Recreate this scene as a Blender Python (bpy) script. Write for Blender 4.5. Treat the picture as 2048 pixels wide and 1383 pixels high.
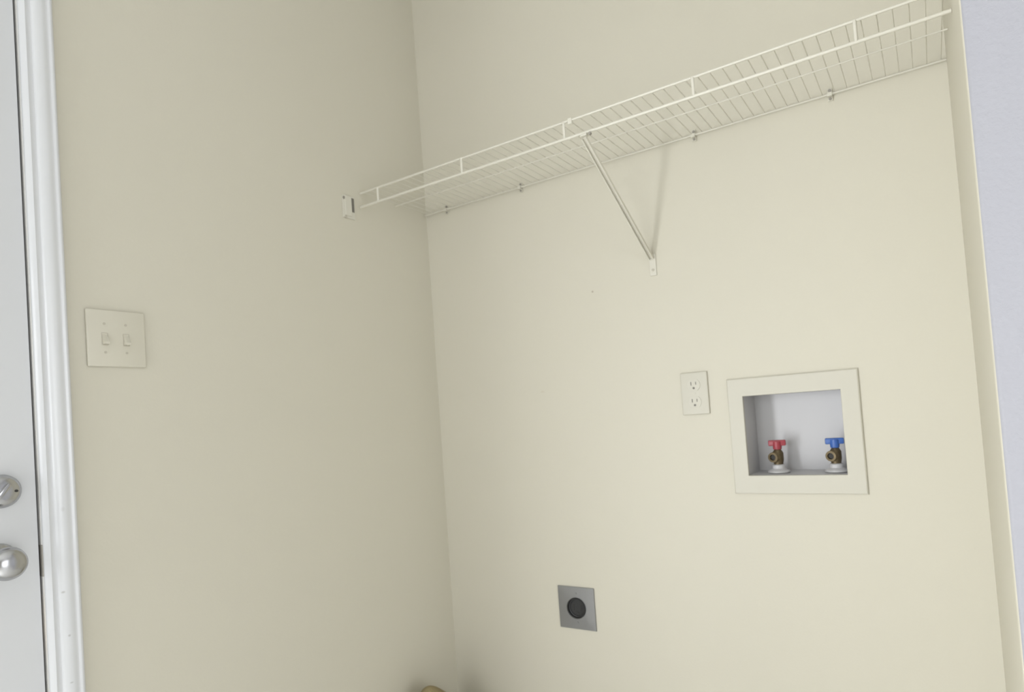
import bpy, bmesh, math, random
from mathutils import Vector, Matrix

for o in list(bpy.data.objects):
    bpy.data.objects.remove(o)
scene = bpy.context.scene
COL = scene.collection

# ------------------------------------------------------------------ camera
cam_data = bpy.data.cameras.new('camera')
cam = bpy.data.objects.new('camera', cam_data)
COL.objects.link(cam)
cam_data.sensor_fit = 'HORIZONTAL'
cam_data.sensor_width = 36.0
cam_data.lens = 1291.4 / 2048 * 36.0
cam_data.shift_y = 98.5 / 2048
cam_data.clip_start = 0.02
cam.matrix_world = Matrix(((0.834714, 0.076992, 0.545275, 1.3694),
                           (0.546073, 0.012147, -0.837650, -1.6578),
                           (-0.071116, 0.996958, -0.031903, 1.1173),
                           (0, 0, 0, 1)))
scene.camera = cam
# the photograph is a touch out of focus
cam_data.dof.use_dof = True
cam_data.dof.focus_distance = 1.0
cam_data.dof.aperture_fstop = 6.0

# ------------------------------------------------------------------ world and daylight
world = bpy.data.worlds.new('sky')
scene.world = world
world.use_nodes = True
bg = world.node_tree.nodes['Background']
bg.inputs['Color'].default_value = (0.80, 0.89, 1.0, 1)
bg.inputs['Strength'].default_value = 1.0

def window_light(name, loc, rot, sx, sy, power, color):
    d = bpy.data.lights.new(name, 'AREA')
    d.shape = 'RECTANGLE'
    d.size, d.size_y = sx, sy
    d.energy = power
    d.color = color
    o = bpy.data.objects.new(name, d)
    COL.objects.link(o)
    o.location = loc
    o.rotation_euler = rot
    return o

R90 = math.pi / 2
# daylight through the side window; the far and rear lamps are added fill
window_light('daylight_side', (-0.050, -2.475, 0.80), (0, -R90, 0), 1.30, 0.66, 84, (0.95, 0.97, 1.0))
window_light('fill_far', (4.25, -2.10, 1.15), (0, R90, 0), 1.90, 2.00, 41, (0.97, 0.98, 1.0))  # added fill that brightens the left wall and door
window_light('fill_rear', (0.70, -4.55, 1.50), (R90, 0, 0), 1.00, 1.50, 30, (0.95, 0.97, 1.0))  # added frontal fill for the back wall, corner and casing

scene.view_settings.view_transform = 'Standard'
scene.view_settings.look = 'None'
scene.view_settings.gamma = 1.0
scene.view_settings.use_curve_mapping = False
scene.view_settings.exposure = 0.0

# ------------------------------------------------------------------ materials
def mat(name, color, rough=0.5, metal=0.0, bump=None, var=None, spots=None, spec=0.5, coat=0.0):
    """bump=(scale, strength, distance); var=(scale, amount); spots=list of (point, radius, colour, strength)"""
    m = bpy.data.materials.new(name)
    m.use_nodes = True
    nt = m.node_tree
    b = nt.nodes['Principled BSDF']
    b.inputs['Roughness'].default_value = rough
    b.inputs['Metallic'].default_value = metal
    b.inputs['Specular IOR Level'].default_value = spec
    b.inputs['Coat Weight'].default_value = coat
    b.inputs['Base Color'].default_value = (*color, 1)
    geo = nt.nodes.new('ShaderNodeNewGeometry')
    last = None
    if var:
        n = nt.nodes.new('ShaderNodeTexNoise')
        n.inputs['Scale'].default_value = var[0]
        n.inputs['Detail'].default_value = 4
        nt.links.new(geo.outputs['Position'], n.inputs['Vector'])
        mx = nt.nodes.new('ShaderNodeMix')
        mx.data_type = 'RGBA'
        a = var[1]
        mx.inputs['A'].default_value = (*[c * (1 - a) for c in color], 1)
        mx.inputs['B'].default_value = (*[min(1, c * (1 + a)) for c in color], 1)
        nt.links.new(n.outputs['Fac'], mx.inputs['Factor'])
        last = mx.outputs['Result']
    for (pt, rad, col, st) in (spots or []):
        sub = nt.nodes.new('ShaderNodeVectorMath')
        sub.operation = 'SUBTRACT'
        sub.inputs[1].default_value = pt
        nt.links.new(geo.outputs['Position'], sub.inputs[0])
        div = nt.nodes.new('ShaderNodeVectorMath')
        div.operation = 'DIVIDE'
        div.inputs[1].default_value = rad
        nt.links.new(sub.outputs['Vector'], div.inputs[0])
        ln = nt.nodes.new('ShaderNodeVectorMath')
        ln.operation = 'LENGTH'
        nt.links.new(div.outputs['Vector'], ln.inputs[0])
        mr = nt.nodes.new('ShaderNodeMapRange')
        mr.inputs['From Min'].default_value = 0.4
        mr.inputs['From Max'].default_value = 1.0
        mr.inputs['To Min'].default_value = st
        mr.inputs['To Max'].default_value = 0.0
        nt.links.new(ln.outputs['Value'], mr.inputs['Value'])
        mx = nt.nodes.new('ShaderNodeMix')
        mx.data_type = 'RGBA'
        mx.inputs['B'].default_value = (*col, 1)
        if last is None:
            mx.inputs['A'].default_value = (*color, 1)
        else:
            nt.links.new(last, mx.inputs['A'])
        nt.links.new(mr.outputs['Result'], mx.inputs['Factor'])
        last = mx.outputs['Result']
    if last is not None:
        nt.links.new(last, b.inputs['Base Color'])
    if bump:
        n = nt.nodes.new('ShaderNodeTexNoise')
        n.inputs['Scale'].default_value = bump[0]
        n.inputs['Detail'].default_value = 3
        nt.links.new(geo.outputs['Position'], n.inputs['Vector'])
        bp = nt.nodes.new('ShaderNodeBump')
        bp.inputs['Strength'].default_value = bump[1]
        bp.inputs['Distance'].default_value = bump[2]
        nt.links.new(n.outputs['Fac'], bp.inputs['Height'])
        nt.links.new(bp.outputs['Normal'], b.inputs['Normal'])
    return m

CREAM = (0.60, 0.571, 0.474)
M = {}
M['wall_back'] = mat('cream_wall_paint', CREAM, 0.55, bump=(190, 0.10, 0.002), var=(2.2, 0.012), spots=[
    ((0.5861, 0, 1.4513), (0.004, 0.02, 0.004), (0.30, 0.24, 0.17), 0.7),
    ((0.3991, 0, 1.1825), (0.009, 0.02, 0.003), (0.52, 0.45, 0.34), 0.5)])
M['wall_left'] = mat('cream_wall_paint_scuffed', CREAM, 0.55, bump=(190, 0.10, 0.002), var=(2.2, 0.012), spots=[
    ((0, -0.835, 1.165), (0.02, 0.020, 0.045), (0.60, 0.57, 0.47), 0.5),
    ((0, -0.812, 1.128), (0.02, 0.022, 0.022), (0.60, 0.57, 0.47), 0.4)])
M['cream'] = mat('cream_paint_plain', CREAM, 0.55, bump=(190, 0.10, 0.002))
M['tan'] = mat('tan_wall_paint', (0.45, 0.43, 0.39), 0.6)
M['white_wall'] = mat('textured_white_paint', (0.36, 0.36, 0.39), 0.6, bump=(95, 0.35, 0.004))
M['ceiling'] = mat('ceiling_white', (0.72, 0.72, 0.70), 0.8, bump=(60, 0.3, 0.004))
M['floor'] = mat('beige_floor', (0.84, 0.83, 0.8), 0.35, var=(6, 0.05))
M['trim'] = mat('gloss_white_trim', (0.66, 0.668, 0.676), 0.25, var=(5, 0.01), spots=[
    ((0.01, -1.117, 1.005), (0.02, 0.004, 0.006), (0.45, 0.44, 0.42), 0.3),
    ((0.01, -1.122, 0.855), (0.02, 0.004, 0.003), (0.35, 0.34, 0.32), 0.6),
    ((0.01, -1.116, 0.775), (0.02, 0.003, 0.003), (0.35, 0.34, 0.32), 0.6),
    ((0.01, -1.116, 0.690), (0.02, 0.004, 0.002), (0.35, 0.34, 0.32), 0.5)])
M['door'] = mat('white_door_paint', (0.62, 0.628, 0.636), 0.35, var=(4, 0.01))
M['jamb'] = mat('worn_white_jamb', (0.62, 0.61, 0.58), 0.4, spots=[
    ((-0.01, -1.14, 0.64), (0.03, 0.02, 0.05), (0.60, 0.47, 0.36), 0.7),
    ((-0.01, -1.14, 0.80), (0.03, 0.02, 0.08), (0.70, 0.62, 0.52), 0.5)])
M['weatherstrip'] = mat('grey_weatherstrip', (0.16, 0.155, 0.15), 0.7)
M['wire'] = mat('white_vinyl_wire', (0.63, 0.607, 0.52), 0.35)
M['plastic'] = mat('ivory_plastic', (0.6, 0.572, 0.476), 0.35)
M['white_plastic'] = mat('white_plastic', (0.57, 0.548, 0.467), 0.5)
M['box'] = mat('white_box_plastic', (0.565, 0.56, 0.565), 0.4)
M['dark'] = mat('dark_slot', (0.03, 0.028, 0.025), 0.6)
M['slot'] = mat('slot_grey', (0.17, 0.16, 0.135), 0.6)
M['screw'] = mat('dull_screw', (0.33, 0.31, 0.27), 0.5, metal=0.4)
M['painted_screw'] = mat('painted_screw', (0.48, 0.45, 0.37), 0.5)
M['steel'] = mat('brushed_steel', (0.27, 0.27, 0.268), 0.38, metal=0.85, bump=(300, 0.05, 0.001))
M['nickel'] = mat('satin_nickel', (0.47, 0.47, 0.475), 0.24, metal=1.0)
M['black'] = mat('black_bakelite', (0.018, 0.018, 0.018), 0.45)
M['brass'] = mat('aged_brass', (0.15, 0.115, 0.065), 0.45, metal=0.7, var=(90, 0.25))
M['red'] = mat('red_handle', (0.33, 0.045, 0.06), 0.4)
M['blue'] = mat('blue_handle', (0.045, 0.125, 0.4), 0.4)
M['sack'] = mat('olive_brown_cloth', (0.27, 0.22, 0.115), 0.9, bump=(160, 0.5, 0.003), var=(25, 0.2))
M['glass'] = bpy.data.materials.new('window_glass')
M['glass'].use_nodes = True
_nt = M['glass'].node_tree
_nt.nodes.remove(_nt.nodes['Principled BSDF'])
_tr = _nt.nodes.new('ShaderNodeBsdfTransparent')
_gl = _nt.nodes.new('ShaderNodeBsdfGlossy')
_gl.inputs['Roughness'].default_value = 0.02
_mx = _nt.nodes.new('ShaderNodeMixShader')
_mx.inputs[0].default_value = 0.06
_nt.links.new(_tr.outputs[0], _mx.inputs[1])
_nt.links.new(_gl.outputs[0], _mx.inputs[2])
_nt.links.new(_mx.outputs[0], _nt.nodes['Material Output'].inputs[0])

# ------------------------------------------------------------------ mesh helpers
def box(bm, x0, x1, y0, y1, z0, z1, bev=0.0, seg=2):
    t = bmesh.new()
    bmesh.ops.create_cube(t, size=1)
    for v in t.verts:
        v.co = Vector(((x0 + x1) / 2 + v.co.x * (x1 - x0), (y0 + y1) / 2 + v.co.y * (y1 - y0), (z0 + z1) / 2 + v.co.z * (z1 - z0)))
    if bev:
        bmesh.ops.bevel(t, geom=t.edges[:], offset=bev, segments=seg, affect='EDGES', profile=0.5)
    merge(bm, t)
    return bm

def merge(bm, t, mtx=None):
    if mtx is not None:
        bmesh.ops.transform(t, matrix=mtx, verts=t.verts)
    me = bpy.data.meshes.new('tmp')
    t.to_mesh(me)
    t.free()
    bm.from_mesh(me)
    bpy.data.meshes.remove(me)

def rod(bm, a, b, r, n=10, r2=None):
    a, b = Vector(a), Vector(b)
    d = b - a
    t = bmesh.new()
    bmesh.ops.create_cone(t, cap_ends=True, segments=n, radius1=r, radius2=r if r2 is None else r2, depth=d.length)
    q = Vector((0, 0, 1)).rotation_difference(d.normalized())
    merge(bm, t, Matrix.Translation((a + b) / 2) @ q.to_matrix().to_4x4())
    return bm

def lathe(bm, prof, origin, axis, n=40):
    """prof: list of (radius, height along axis)"""
    q = Vector((0, 0, 1)).rotation_difference(Vector(axis).normalized()).to_matrix().to_4x4()
    t = bmesh.new()
    rings = []
    for r, h in prof:
        if r < 1e-6:
            rings.append([t.verts.new((0, 0, h))])
        else:
            rings.append([t.verts.new((r * math.cos(2 * math.pi * i / n), r * math.sin(2 * math.pi * i / n), h)) for i in range(n)])
    for A, B in zip(rings[:-1], rings[1:]):
        for i in range(n):
            j = (i + 1) % n
            if len(A) == 1 and len(B) == 1:
                continue
            if len(A) == 1:
                t.faces.new((A[0], B[i], B[j]))
            elif len(B) == 1:
                t.faces.new((A[i], A[j], B[0]))
            else:
                t.faces.new((A[i], A[j], B[j], B[i]))
    bmesh.ops.recalc_face_normals(t, faces=t.faces[:])
    merge(bm, t, Matrix.Translation(origin) @ q)
    return bm

def prism(bm, pts, ext):
    """closed polygon pts (list of 3D) extruded along vector ext"""
    t = bmesh.new()
    a = [t.verts.new(p) for p in pts]
    b = [t.verts.new(Vector(p) + Vector(ext)) for p in pts]
    n = len(a)
    t.faces.new(a)
    t.faces.new(b[::-1])
    for i in range(n):
        t.faces.new((a[i], b[i], b[(i + 1) % n], a[(i + 1) % n]))
    bmesh.ops.recalc_face_normals(t, faces=t.faces[:])
    merge(bm, t)
    return bm

def obj(name, bm, material, parent=None, smooth=None, kind=None, label=None, cat=None, group=None):
    me = bpy.data.meshes.new(name)
    bm.to_mesh(me)
    bm.free()
    me.materials.append(material)
    if smooth is not None:
        for p in me.polygons:
            p.use_smooth = True
        me.set_sharp_from_angle(angle=math.radians(smooth))
    o = bpy.data.objects.new(name, me)
    COL.objects.link(o)
    if parent is not None:
        o.parent = parent
        o.matrix_parent_inverse = Matrix.Translation(-Vector(parent.location))
    tag(o, label, cat, group, kind)
    return o

def tag(o, label=None, cat=None, group=None, kind=None):
    if label: o['label'] = label
    if cat: o['category'] = cat
    if group: o['group'] = group
    if kind: o['kind'] = kind

def thing(name, loc, label, cat, group=None, kind=None):
    o = bpy.data.objects.new(name, None)
    o.empty_display_size = 0.02
    COL.objects.link(o)
    o.location = loc
    tag(o, label, cat, group, kind)
    return o

def shared(name, me, parent, loc):
    o = bpy.data.objects.new(name, me)
    COL.objects.link(o)
    o.parent = parent
    o.matrix_parent_inverse = Matrix.Translation(-Vector(parent.location))
    o.location = loc
    return o

def wall_panel(u0, u1, v0, v1, holes, to3):
    """solid wall with openings. to3(u, v, d) -> point, d 0 front / 1 back"""
    us = sorted({u0, u1} | {h[0] for h in holes} | {h[1] for h in holes})
    vs = sorted({v0, v1} | {h[2] for h in holes} | {h[3] for h in holes})
    nu, nv = len(us) - 1, len(vs) - 1
    solid = [[not any(h[0] <= (us[i] + us[i + 1]) / 2 <= h[1] and h[2] <= (vs[j] + vs[j + 1]) / 2 <= h[3] for h in holes)
              for j in range(nv)] for i in range(nu)]
    bm = bmesh.new()
    cache = {}
    def V(i, j, d):
        k = (i, j, d)
        if k not in cache:
            cache[k] = bm.verts.new(to3(us[i], vs[j], d))
        return cache[k]
    S = lambda i, j: 0 <= i < nu and 0 <= j < nv and solid[i][j]
    for i in range(nu):
        for j in range(nv):
            if not S(i, j):
                continue
            for d in (0, 1):
                bm.faces.new((V(i, j, d), V(i + 1, j, d), V(i + 1, j + 1, d), V(i, j + 1, d)))
            for (di, dj, e0, e1) in ((-1, 0, (0, 0), (0, 1)), (1, 0, (1, 0), (1, 1)), (0, -1, (0, 0), (1, 0)), (0, 1, (0, 1), (1, 1))):
                if not S(i + di, j + dj):
                    a = (i + e0[0], j + e0[1]); b = (i + e1[0], j + e1[1])
                    bm.faces.new((V(*a, 0), V(*b, 0), V(*b, 1), V(*a, 1)))
    bmesh.ops.recalc_face_normals(bm, faces=bm.faces[:])
    return bm

# ------------------------------------------------------------------ room shell
H = 2.74
WX = 1.4467            # inner face of the return wall at the right
DEP = 0.4634           # depth of the alcove
XR, YR = 4.2, -4.5     # far walls of the room behind the camera
HOLE = (0.9683, 1.1963, 0.9239, 1.1299)   # opening for the washer box
DOOR = (-2.000, -1.1310, 0.0, 2.10)       # rough door opening (y0, y1, z0, z1)
WIN1 = (-2.85, -2.10, 0.10, 1.50)
FILL_WIN_REAR = (0.15, 1.25, 0.70, 2.30)
FILL_WIN_FAR = (-3.15, -1.05, 0.15, 2.15)

obj('floor', box(bmesh.new(), -0.14, XR + 0.12, YR - 0.12, 0.13, -0.1, 0.0), M['floor'], kind='structure',
    label='beige floor of the laundry room below the frame', cat='floor')
obj('ceiling', box(bmesh.new(), -0.14, XR + 0.12, YR - 0.12, 0.13, H, H + 0.1), M['ceiling'], kind='structure',
    label='white ceiling above the laundry alcove', cat='ceiling')
obj('wall_back', wall_panel(0.0, WX, 0.0, H, [HOLE], lambda u, v, d: (u, 0.13 * d, v)), M['wall_back'], kind='structure',
    label='cream back wall with the wire shelf and washer box', cat='wall')
obj('wall_left', wall_panel(YR, 0.13, 0.0, H, [DOOR, WIN1], lambda u, v, d: (-0.14 * d, u, v)), M['wall_left'], kind='structure',
    label='cream wall left of the corner with the double light switch', cat='wall')

# return wall at the right: cream inside the alcove, white and textured on the room side, rounded corner bead
pts = [(WX, 0.13), (WX, -DEP + 0.008)]
for k in range(1, 7):
    a = math.pi + k / 6 * R90
    pts.append((WX + 0.008 + 0.008 * math.cos(a), -DEP + 0.008 + 0.008 * math.sin(a)))
pts += [(XR, -DEP), (XR, 0.13)]
bm = bmesh.new()
prism(bm, [(x, y, 0.0) for x, y in pts], (0, 0, H))
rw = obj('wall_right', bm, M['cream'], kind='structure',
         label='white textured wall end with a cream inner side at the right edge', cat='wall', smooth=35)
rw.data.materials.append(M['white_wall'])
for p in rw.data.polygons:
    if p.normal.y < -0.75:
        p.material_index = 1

obj('wall_rear', wall_panel(0.0, XR, 0.0, H, [FILL_WIN_REAR], lambda u, v, d: (u, YR - 0.12 * d, v)), M['tan'], kind='structure',
    label='tan wall with an added fill window behind the viewpoint outside the frame', cat='wall')
obj('wall_far', wall_panel(YR, -DEP, 0.0, H, [FILL_WIN_FAR], lambda u, v, d: (XR + 0.12 * d, u, v)), M['tan'], kind='structure',
    label='tan wall with an added fill window on the far right outside the frame', cat='wall')

def window(name, hole, to3, label, mullions):
    t = thing(name, to3((hole[0] + hole[1]) / 2, hole[2], 0.5), label, 'window', kind='structure')
    u0, u1, v0, v1 = hole
    def bar(nm, a0, a1, b0, b1, d0=0.05, d1=0.40):
        p, q = Vector(to3(a0, b0, d0)), Vector(to3(a1, b1, d1))
        bm = box(bmesh.new(), min(p.x, q.x), max(p.x, q.x), min(p.y, q.y), max(p.y, q.y), min(p.z, q.z), max(p.z, q.z), 0.003)
        return obj(nm, bm, M['trim'], t)
    w = 0.045
    bar('window_frame', u0, u1, v0, v0 + w); bar('window_frame', u0, u1, v1 - w, v1)
    bar('window_frame', u0, u0 + w, v0 + w, v1 - w); bar('window_frame', u1 - w, u1, v0 + w, v1 - w)
    cuts = [u0 + w] + [u0 + (u1 - u0) * m for m in mullions] + [u1 - w]
    for m in cuts[1:-1]:
        bar('mullion', m - 0.015, m + 0.015, v0 + w, v1 - w, 0.1, 0.35)
    for a, b in zip(cuts[:-1], cuts[1:]):
        p, q = Vector(to3(a, v0 + w, 0.20)), Vector(to3(b, v1 - w, 0.22))
        bm = box(bmesh.new(), min(p.x, q.x), max(p.x, q.x), min(p.y, q.y), max(p.y, q.y), min(p.z, q.z), max(p.z, q.z))
        obj('pane', bm, M['glass'], t)

window('window_1', WIN1, lambda u, v, d: (-0.14 * d, u, v), 'white framed window beside the door outside the frame', [])
window('fill_window_far', FILL_WIN_FAR, lambda u, v, d: (XR + 0.12 * d, u, v), 'wide unseen window added for fill light on the far right', [0.5])  # unseen window, added to carry the far fill lamp

window('fill_window_rear', FILL_WIN_REAR, lambda u, v, d: (u, YR - 0.12 * d, v), 'tall unseen window added for fill light behind the viewpoint', [])  # unseen window, added to carry the rear fill lamp

# baseboards
def baseboard(name, x0, x1, y0, y1, label):
    obj(name, box(bmesh.new(), x0, x1, y0, y1, 0.0, 0.085, 0.004), M['trim'], kind='structure', label=label, cat='baseboard')
baseboard('baseboard_back', 0.014, WX, -0.013, -0.0005, 'white baseboard along the foot of the back wall')
baseboard('baseboard_left', 0.0005, 0.013, -1.080, -0.0005, 'white baseboard along the foot of the left wall')

# ------------------------------------------------------------------ door, jamb and casing
DE = -1.1505           # latch edge of the door slab
t = thing('door_1', (-0.02, -1.55, 0.0), 'white door with a silver knob and deadbolt at the left edge', 'door', kind='structure')
y0 = DE - 0.81
bm = bmesh.new()
holes = [(y0 + 0.12, y0 + 0.375, 0.25, 0.85), (y0 + 0.435, DE - 0.12, 0.25, 0.85),
         (y0 + 0.12, y0 + 0.375, 1.05, 1.85), (y0 + 0.435, DE - 0.12, 1.05, 1.85)]
bm = wall_panel(y0, DE, 0.012, 2.045, holes, lambda u, v, d: (-0.004 - 0.042 * d, u, v))
obj('slab', bm, M['door'], t)
for h in holes:
    bm = bmesh.new()
    box(bm, -0.036, -0.014, h[0], h[1], h[2], h[3])
    box(bm, -0.018, -0.008, h[0] + 0.03, h[1] - 0.03, h[2] + 0.03, h[3] - 0.03, 0.006)
    obj('panel', bm, M['door'], t)

# knob
kc = Vector((-0.004, -1.2125, 0.9290))
bm = bmesh.new()
k = obj('door_knob', lathe(bm, [(0, 0.067), (0.008, 0.0665), (0.016, 0.0645), (0.0225, 0.060), (0.0265, 0.054), (0.0282, 0.047),
                       (0.0275, 0.040), (0.0245, 0.034), (0.019, 0.029), (0.0135, 0.025), (0.0115, 0.020), (0.0115, 0.009)], kc, (1, 0, 0)),
        M['nickel'], t, smooth=50, label='round silver door knob')
obj('rose', lathe(bmesh.new(), [(0.0115, 0.011), (0.020, 0.0095), (0.028, 0.006), (0.0315, 0.002), (0.0315, 0.0)], kc, (1, 0, 0)), M['nickel'], k, smooth=40)

# deadbolt
dc = Vector((-0.004, -1.2035, 1.0495))
bm = bmesh.new()
d = obj('deadbolt', lathe(bm, [(0, 0.0215), (0.012, 0.0213), (0.0195, 0.020), (0.0245, 0.017), (0.0282, 0.011), (0.0295, 0.004), (0.0295, 0.0)], dc, (1, 0, 0)),
        M['nickel'], t, smooth=50, label='silver round deadbolt with a thumb turn')
bm = bmesh.new()
box(bm, -0.0035, 0.0035, -0.004, 0.004, -0.015, 0.015, 0.0018)
bmesh.ops.transform(bm, matrix=Matrix.Translation(dc + Vector((0.0235, -0.003, 0))) @ Matrix.Rotation(math.radians(-40), 4, 'X'), verts=bm.verts)
obj('thumb_turn', bm, M['nickel'], d, smooth=40)
obj('screw', rod(bmesh.new(), dc + Vector((0.018, 0.0165, -0.001)), dc + Vector((0.0222, 0.0168, -0.001)), 0.0023, 12), M['dark'], d)
obj('screw', rod(bmesh.new(), dc + Vector((0.018, -0.0165, 0.001)), dc + Vector((0.0222, -0.0168, 0.001)), 0.0023, 12), M['dark'], d)

# jamb with the latch strike
t = thing('trim_2', (-0.06, -1.1385, 0.0), 'white worn door jamb with a dark latch strike beside the door', 'door jamb', kind='structure')
obj('jamb', box(bmesh.new(), -0.14, -0.0005, -1.1466, -1.1315, 0.0, 2.095, 0.001), M['jamb'], t)
obj('jamb', box(bmesh.new(), -0.14, -0.0005, -1.9990, -1.9600, 0.0, 2.095, 0.001), M['jamb'], t)
obj('jamb', box(bmesh.new(), -0.14, -0.0005, -1.9590, -1.1470, 2.048, 2.095, 0.001), M['jamb'], t)
obj('weatherstrip', box(bmesh.new(), -0.050, -0.024, -1.1503, -1.1467, 0.01, 2.04), M['weatherstrip'], t)
obj('strike_plate', box(bmesh.new(), -0.030, 0.0012, -1.1474, -1.1400, 0.888, 0.945, 0.0008), M['screw'], t)

# moulded casing: one profile swept up the latch side (and across the head and hinge side)
prof = [(0.0, 0.0), (0.0, 0.0042), (0.0006, 0.0056), (0.0072, 0.0112), (0.0082, 0.0116)]
prof += [(0.0090, 0.0112), (0.0120, 0.0096), (0.0150, 0.0092), (0.0175, 0.0098), (0.0190, 0.0122), (0.0210, 0.0142), (0.0260, 0.0160),
         (0.0320, 0.0170), (0.0360, 0.0168), (0.0400, 0.0154), (0.0430, 0.0146), (0.0445, 0.0152), (0.0470, 0.0164), (0.0490, 0.0166),
         (0.0515, 0.0152), (0.0540, 0.0118), (0.0560, 0.0060), (0.0565, 0.0)]
CY = -1.1456
t = thing('trim_1', (0.0, -1.115, 0.0), 'glossy white moulded casing around the door at the left', 'door casing', kind='structure')
obj('casing', prism(bmesh.new(), [(x, CY + y, 0.0) for y, x in prof], (0, 0, 2.115)), M['trim'], t, smooth=38)
obj('casing', prism(bmesh.new(), [(x, -1.962 - y, 0.0) for y, x in prof], (0, 0, 2.115)), M['trim'], t, smooth=38)
obj('casing', prism(bmesh.new(), [(x, -2.0175, 2.1155 + y) for y, x in prof], (0, 0.93, 0)), M['trim'], t, smooth=38)

# ------------------------------------------------------------------ wire shelf
ZS, GAP, SD, YB = 1.8009, 0.0402, 0.302, -0.010
sh = thing('wire_shelf', (WX / 2, -SD, ZS), 'long white ventilated wire shelf running along the back wall', 'shelf')
X0, X1 = 0.004, WX - 0.001
obj('front_rail', rod(bmesh.new(), (X0, -SD, ZS), (X1, -SD, ZS), 0.0029), M['wire'], sh, smooth=60)
obj('lower_rail', rod(bmesh.new(), (X0, -SD, ZS - GAP), (X1, -SD, ZS - GAP), 0.0036), M['wire'], sh, smooth=60)
obj('back_rod', rod(bmesh.new(), (X0, YB, ZS), (X1, YB, ZS), 0.0024), M['wire'], sh, smooth=60)
obj('middle_rod', rod(bmesh.new(), (X0, -0.155, ZS - 0.003), (X1, -0.155, ZS - 0.003), 0.0017), M['wire'], sh, smooth=60)
for x in (0.0765, 0.381, 0.687, 0.996, 1.300):
    obj('lip_upright', rod(bmesh.new(), (x, -SD - 0.001, ZS), (x, -SD - 0.001, ZS - GAP), 0.0036), M['wire'], sh, smooth=60)
bm = bmesh.new()
rod(bm, (0, -SD, 0.0032), (0, YB, 0.0032), 0.0012, 6)
wm = bpy.data.meshes.new('deck_wire')
bm.to_mesh(wm); bm.free()
wm.materials.append(M['wire'])
n = 57
for i in range(n):
    shared('deck_wire', wm, sh, (0.014 + i * 0.0254, 0, ZS))

# clips that hold the back rod to the wall
CLIPS = [(0.0915, 'nearest the wall corner'), (0.3775, 'left of the shelf brace'), (0.9060, 'right of the shelf brace'), (1.2230, 'nearest the right wall')]
for x, where in CLIPS:
    c = thing('shelf_clip', (x, 0, ZS), 'small white wall clip under the shelf back, ' + where, 'clip', 'wall clips along the shelf back')
    bm = bmesh.new()
    prism(bm, [(x - 0.005, yy, ZS + zz) for yy, zz in ((-0.0003, -0.013), (-0.0003, 0.016), (-0.0045, 0.016), (-0.0045, -0.0028),
               (-0.0130, -0.0028), (-0.0130, 0.003), (-0.0155, 0.003), (-0.0155, -0.0055), (-0.0045, -0.0055), (-0.0045, -0.013))], (0.010, 0, 0))
    obj('clip_body', bm, M['wire'], c)
    obj('screw', rod(bmesh.new(), (x, -0.004, ZS + 0.0105), (x, -0.0062, ZS + 0.0105), 0.0036, 12), M['screw'], c)
    obj('screw', rod(bmesh.new(), (x, -0.004, ZS - 0.0090), (x, -0.0070, ZS - 0.0090), 0.0030, 12), M['screw'], c)

# end bracket on the left wall
e = thing('end_bracket', (0, -0.345, 1.745), 'small white shelf end bracket on the left wall', 'bracket')
obj('back_plate', box(bmesh.new(), 0.0004, 0.0030, -0.3710, -0.3260, 1.7180, 1.7840, 0.0008), M['wire'], e)
obj('holder', box(bmesh.new(), 0.0026, 0.0060, -0.3640, -0.3390, 1.7250, 1.7830, 0.0012), M['wire'], e)
obj('slot', box(bmesh.new(), 0.0028, 0.0036, -0.3385, -0.3275, 1.7385, 1.7800), M['slot'], e)  # shade of the bracket's hollow, put in as a flat dark strip
obj('screw', rod(bmesh.new(), (0.002, -0.3665, 1.7745), (0.0055, -0.3665, 1.7745), 0.0040, 12), M['screw'], e)
obj('screw', rod(bmesh.new(), (0.002, -0.3620, 1.7200), (0.0055, -0.3620, 1.7200), 0.0036, 12), M['painted_screw'], e)

# diagonal brace
b = thing('shelf_brace', (0.767, 0, 1.495), 'white diagonal metal brace propping the wire shelf', 'brace')
foot, top = Vector((0.768, -0.004, 1.512)), Vector((0.738, -SD, ZS - GAP - 0.010))
dv = (top - foot).normalized()
side = dv.cross(Vector((0, -0.6, 0.8))).normalized()
side = (Vector((1, 0, 0)) - dv * dv.x).normalized()
nrm = side.cross(dv).normalized()
def plate(bm, a, c, w, th, off=0.0):
    pp = []
    for s, q in ((-1, -1), (1, -1), (1, 1), (-1, 1)):
        pp.append(a + side * (w / 2 * s + off) + nrm * (th / 2 * q))
    return prism(bm, pp, c - a)
bm = bmesh.new()
plate(bm, foot, top, 0.0125, 0.0020)
pp = [foot + side * s + nrm * q for s, q in ((-0.0063, 0), (-0.0045, 0), (-0.0045, 0.0075), (-0.0063, 0.0075))]
prism(bm, pp, (top - foot))
pp = [foot + side * s + nrm * q for s, q in ((0.0045, 0), (0.0063, 0), (0.0063, 0.0075), (0.0045, 0.0075))]
prism(bm, pp, (top - foot))
obj('strut', bm, M['wire'], b)
bm = bmesh.new()
box(bm, 0.7600, 0.7785, -0.0030, -0.0003, 1.4640, 1.5220, 0.001)
obj('foot_plate', bm, M['wire'], b)
obj('screw', rod(bmesh.new(), (0.769, -0.002, 1.479), (0.769, -0.0055, 1.479), 0.0034, 12), M['painted_screw'], b)
bm = bmesh.new()
zr = ZS - GAP
box(bm, 0.730, 0.746, -SD - 0.0060, -SD + 0.0060, zr - 0.0085, zr - 0.0040, 0.0008)
obj('saddle', bm, M['wire'], b)
obj('saddle_bolt', rod(bmesh.new(), (0.7540, -SD - 0.0070, zr - 0.0075), (0.7540, -SD - 0.0010, zr - 0.0075), 0.0036, 12), M['screw'], b)
obj('rail_clip', box(bmesh.new(), 0.7000, 0.7100, -SD - 0.0050, -SD + 0.0040, ZS - 0.0100, ZS + 0.0040, 0.001), M['wire'], sh)

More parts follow.
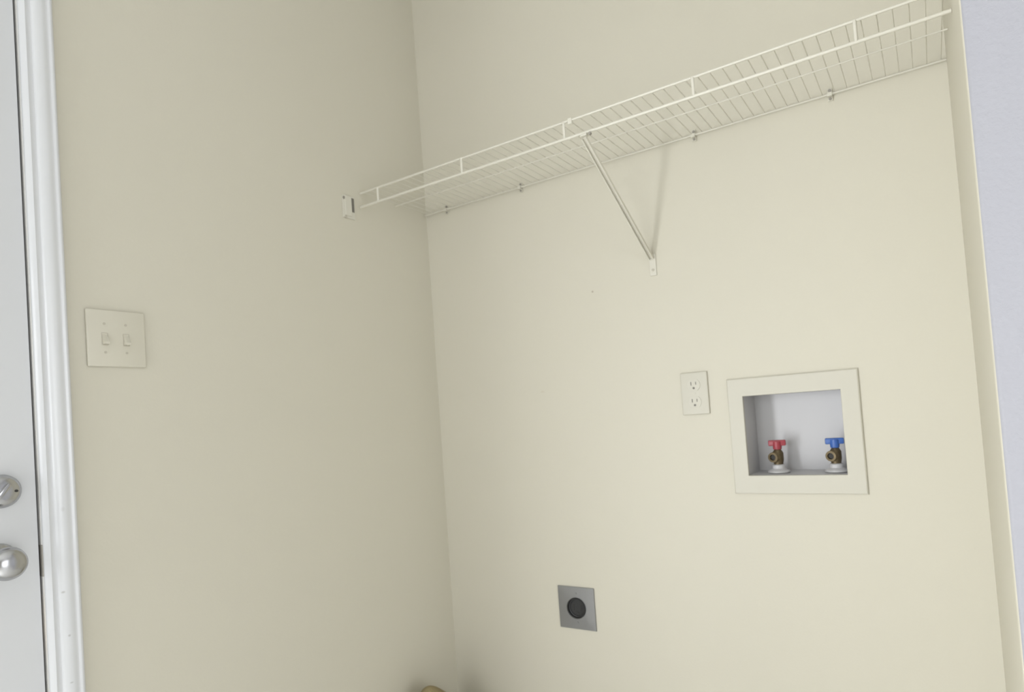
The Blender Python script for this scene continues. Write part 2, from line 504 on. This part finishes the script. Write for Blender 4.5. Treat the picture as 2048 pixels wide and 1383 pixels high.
# ------------------------------------------------------------------ double light switch on the left wall
SY, SZ = -1.0013, 1.3288
s = thing('light_switch', (0, SY, SZ), 'ivory double light switch plate beside the door casing', 'light switch')
bm = bmesh.new()
box(bm, 0.0004, 0.0058, SY - 0.0560, SY + 0.0560, SZ - 0.0570, SZ + 0.0570, 0.0026, 3)
obj('cover_plate', bm, M['plastic'], s, smooth=30)
for yy in (SY - 0.0235, SY + 0.0170):
    bm = bmesh.new()
    for (a0, a1, c0, c1) in ((-0.0062, -0.0050, -0.0125, 0.0125), (0.0050, 0.0062, -0.0125, 0.0125), (-0.0050, 0.0050, 0.0113, 0.0125), (-0.0050, 0.0050, -0.0125, -0.0113)):
        box(bm, 0.0050, 0.0062, yy + a0, yy + a1, SZ + c0 - 0.002, SZ + c1 - 0.002)
    obj('switch_slot', bm, M['painted_screw'], s)
    bm = bmesh.new()
    prism(bm, [(0.0056, yy - 0.0044, SZ - 0.0120), (0.0056, yy - 0.0044, SZ + 0.0070), (0.0085, yy - 0.0044, SZ + 0.0030),
               (0.0165, yy - 0.0044, SZ - 0.0085), (0.0150, yy - 0.0044, SZ - 0.0125)], (0, 0.0088, 0))
    obj('toggle', bm, M['plastic'], s)
    for dz in (0.0285, -0.0285):
        obj('screw', rod(bmesh.new(), (0.0050, yy, SZ + dz), (0.0067, yy, SZ + dz), 0.0026, 12), M['painted_screw'], s)

# ------------------------------------------------------------------ duplex outlet
OX, OZ = 0.8549, 1.1418
o_ = thing('electrical_outlet', (OX, 0, OZ), 'white duplex electrical outlet beside the washer box', 'outlet')
obj('cover_plate', box(bmesh.new(), OX - 0.035, OX + 0.035, -0.0058, -0.0004, OZ - 0.0545, OZ + 0.0545, 0.0024, 3), M['white_plastic'], o_, smooth=30)
for dz in (0.0215, -0.0225):
    cx, cz = OX - 0.0008, OZ + dz
    bm = bmesh.new()
    pts = []
    for k_ in range(32):
        a = 2 * math.pi * k_ / 32
        pts.append((cx + 0.0168 * math.cos(a), -0.0052, cz + max(-0.0142, min(0.0142, 0.0168 * math.sin(a)))))
    prism(bm, pts, (0, -0.0022, 0))
    r = obj('receptacle', bm, M['white_plastic'], o_)
    obj('slot', box(bmesh.new(), cx - 0.0073, cx - 0.0052, -0.0078, -0.0070, cz - 0.0005, cz + 0.0085), M['slot'], r)
    obj('slot', box(bmesh.new(), cx + 0.0052, cx + 0.0070, -0.0078, -0.0070, cz + 0.0005, cz + 0.0080), M['slot'], r)
    obj('ground_hole', rod(bmesh.new(), (cx, -0.0070, cz - 0.0078), (cx, -0.0078, cz - 0.0078), 0.0030, 12), M['slot'], r)
obj('screw', rod(bmesh.new(), (OX, -0.005, OZ), (OX, -0.0068, OZ), 0.0024, 12), M['white_plastic'], o_)

# ------------------------------------------------------------------ dryer outlet
DX, DZ = 0.4628, 0.5523
d_ = thing('dryer_outlet', (DX, 0, DZ), 'square steel plate dryer outlet with a black round socket', 'outlet')
bm = bmesh.new()
# square plate with a round hole
hw, hh, hr = 0.0580, 0.0600, 0.0300
N = 48
AC = math.atan2(hh, hw)
ANG = [-AC + 2 * AC * i / 12 for i in range(12)] + [AC + (math.pi - 2 * AC) * i / 12 for i in range(12)]
ANG = ANG + [a + math.pi for a in ANG]
for d0, d1 in ((-0.0050, -0.0004),):
    inner_f, outer_f, inner_b, outer_b = [], [], [], []
    for k_ in range(N):
        a = ANG[k_]
        ca, sa = math.cos(a), math.sin(a)
        sc_ = min(hw / max(abs(ca), 1e-9), hh / max(abs(sa), 1e-9))
        for L, r, y in ((inner_f, None, d0), (outer_f, 1, d0 + 0.0008), (inner_b, None, d1), (outer_b, 1, d1)):
            if r is None:
                L.append(bm.verts.new((DX + hr * ca, y, DZ + hr * sa)))
            else:
                x_, z_ = sc_ * ca, sc_ * sa
                L.append(bm.verts.new((DX + x_, y, DZ + z_)))
    for k_ in range(N):
        j = (k_ + 1) % N
        bm.faces.new((inner_f[k_], inner_f[j], outer_f[j], outer_f[k_]))
        bm.faces.new((outer_f[k_], outer_f[j], outer_b[j], outer_b[k_]))
        bm.faces.new((inner_b[k_], inner_b[j], inner_f[j], inner_f[k_]))
bmesh.ops.recalc_face_normals(bm, faces=bm.faces[:])
obj('cover_plate', bm, M['steel'], d_)
bm = bmesh.new()
lathe(bm, [(0, -0.001), (0.0215, -0.001), (0.0225, 0.0010), (0.0255, 0.0015), (0.0265, 0.0075), (0.0285, 0.0085), (0.0297, 0.0075), (0.0297, -0.0008)], (DX, -0.0015, DZ), (0, -1, 0), 48)
sk = obj('socket', bm, M['black'], d_, smooth=40, label='black round four-slot socket')
obj('slot', box(bmesh.new(), DX - 0.0125, DX - 0.0100, -0.0016, -0.0004, DZ - 0.008, DZ + 0.008), M['dark'], sk)
obj('slot', box(bmesh.new(), DX + 0.0100, DX + 0.0125, -0.0016, -0.0004, DZ - 0.008, DZ + 0.008), M['dark'], sk)
obj('slot', box(bmesh.new(), DX - 0.0050, DX + 0.0050, -0.0016, -0.0004, DZ - 0.0150, DZ - 0.0125), M['dark'], sk)
for sx in (-1, 1):
    obj('screw', rod(bmesh.new(), (DX, -0.0040, DZ + sx * 0.0415), (DX, -0.0062, DZ + sx * 0.0415), 0.0030, 12), M['steel'], d_)

# ------------------------------------------------------------------ washer outlet box recessed in the back wall
BX0, BX1, BZ0, BZ1 = 0.9363, 1.2302, 0.8836, 1.1700
IX0, IX1, IZ0, IZ1 = 0.9733, 1.1913, 0.9289, 1.1249
BD = 0.112
w = thing('washer_outlet_box', ((BX0 + BX1) / 2, 0, BZ0), 'white recessed washing machine supply box with a wide flat frame', 'supply box')
bm = bmesh.new()
def ring(x0, x1, z0, z1, y):
    return [bm.verts.new(p) for p in ((x0, y, z0), (x1, y, z0), (x1, y, z1), (x0, y, z1))]
r0 = ring(BX0, BX1, BZ0, BZ1, -0.0004)
r1 = ring(BX0 + 0.0006, BX1 - 0.0006, BZ0 + 0.0006, BZ1 - 0.0006, -0.0050)
r2 = ring(BX0 + 0.003, BX1 - 0.003, BZ0 + 0.003, BZ1 - 0.003, -0.0066)
r3 = ring(IX0 - 0.001, IX1 + 0.001, IZ0 - 0.001, IZ1 + 0.001, -0.0066)
r4 = ring(IX0, IX1, IZ0, IZ1, -0.0056)
r5 = ring(IX0, IX1, IZ0, IZ1, 0.0030)
r6 = ring(IX0 - 0.0020, IX1 + 0.0020, IZ0 - 0.0020, IZ1 + 0.0020, 0.0030)
r7 = ring(IX0 - 0.0020, IX1 + 0.0020, IZ0 - 0.0020, IZ1 + 0.0020, -0.0004)
RS = [r0, r1, r2, r3, r4, r5, r6, r7]
for A, B_ in zip(RS, RS[1:] + RS[:1]):
    for i in range(4):
        j = (i + 1) % 4
        bm.faces.new((A[i], A[j], B_[j], B_[i]))
bmesh.ops.recalc_face_normals(bm, faces=bm.faces[:])
obj('trim_frame', bm, M['white_plastic'], w)
bm = bmesh.new()
a = ring(IX0, IX1, IZ0, IZ1, 0.0032)
c_ = ring(IX0 + 0.001, IX1 - 0.001, IZ0 + 0.001, IZ1 - 0.001, BD)
a2 = ring(IX0 - 0.0025, IX1 + 0.0025, IZ0 - 0.0025, IZ1 + 0.0025, 0.0032)
c2 = ring(IX0 - 0.0025, IX1 + 0.0025, IZ0 - 0.0025, IZ1 + 0.0025, BD + 0.003)
for A, B_ in ((a, c_), (a, a2), (a2, c2)):
    for i in range(4):
        j = (i + 1) % 4
        bm.faces.new((A[i], A[j], B_[j], B_[i]))
bm.faces.new(c_)
bm.faces.new(c2)
bmesh.ops.recalc_face_normals(bm, faces=bm.faces[:])
obj('basin', bm, M['box'], w)

def valve(name, x, y, material, label):
    zf = IZ0 + 0.0016
    t = thing(name, (x, y, zf), label, 'valve', 'washer supply valves')
    obj('flange', lathe(bmesh.new(), [(0, 0.0200), (0.0125, 0.0200), (0.0150, 0.0180), (0.0160, 0.0100), (0.0200, 0.0065), (0.0250, 0.0050), (0.0260, 0.0035), (0.0260, 0.0)], (x, y, zf), (0, 0, 1), 28),
        M['box'], t, smooth=40)
    bm = bmesh.new()
    lathe(bm, [(0.0110, 0.0195), (0.0110, 0.022), (0.0118, 0.025), (0.0130, 0.032), (0.0130, 0.048), (0.0100, 0.053), (0.0075, 0.057), (0.0060, 0.062), (0, 0.062)], (x, y, zf), (0, 0, 1), 28)
    body = obj('valve_body', bm, M['brass'], t, smooth=40)
    # threaded hose outlet pointing out of the box and a little left
    ax = Vector((-0.30, -1, -0.05)).normalized()
    p = Vector((x, y, zf + 0.040))
    prof = [(0.0070, 0.010)]
    prof = [(0.0105, 0.006), (0.0120, 0.012)]
    for k_ in range(6):
        prof += [(0.0128, 0.0130 + k_ * 0.0022), (0.0116, 0.0141 + k_ * 0.0022)]
    prof += [(0.0122, 0.0270), (0.0075, 0.0272), (0.0070, 0.0120), (0, 0.0120)]
    obj('hose_outlet', lathe(bmesh.new(), prof, p, ax, 28), M['brass'], body, smooth=30)
    obj('bore', lathe(bmesh.new(), [(0, 0.0), (0.0069, 0.0), (0.0069, 0.0015), (0, 0.0015)], p + ax * 0.0205, ax, 20), M['dark'], body)
    # T handle: hub plus cross bar
    bm = bmesh.new()
    lathe(bm, [(0.0075, 0.0560), (0.0100, 0.0575), (0.0108, 0.0680), (0.0105, 0.0760), (0, 0.0765)], (x, y, zf), (0, 0, 1), 24)
    q = bmesh.new()
    box(q, -0.0205, 0.0205, -0.0058, 0.0058, 0.0655, 0.0800, 0.0028, 2)
    merge(bm, q, Matrix.Translation((x, y, zf)) @ Matrix.Rotation(math.radians(6), 4, 'Z'))
    obj('handle', bm, material, t, smooth=40)
    return t

valve('water_valve', 1.0335, 0.052, M['red'], 'brass water valve with a red T handle in the supply box')
valve('water_valve', 1.1630, 0.052, M['blue'], 'brass water valve with a blue T handle in the supply box')

# ------------------------------------------------------------------ bundle in the corner, only its top reaches the frame
random.seed(4)
bm = bmesh.new()
bmesh.ops.create_icosphere(bm, subdivisions=4, radius=1.0)
for v in bm.verts:
    c = v.co.copy()
    zz = max(0.0, (c.z + 1) / 2)
    wob = 1 + 0.05 * math.sin(5 * c.x + 2 * c.z) * math.sin(4 * c.y - 3 * c.z)
    sxy = (1 - abs(c.z) ** 4 * 0.15) * wob
    h_ = 0.366 * zz ** 0.85
    v.co = Vector((0.092 + 0.072 * c.x * sxy, -0.178 + 0.092 * c.y * sxy - 0.055 * zz ** 3, max(0.001, h_)))
    if v.co.z > 0.30:
        v.co.z -= max(0, (v.co.y + 0.26)) * 0.30
obj('cloth_bundle', bm, M['sack'], smooth=80, label='olive brown rounded bundle top poking up below the wall corner', cat='bundle')
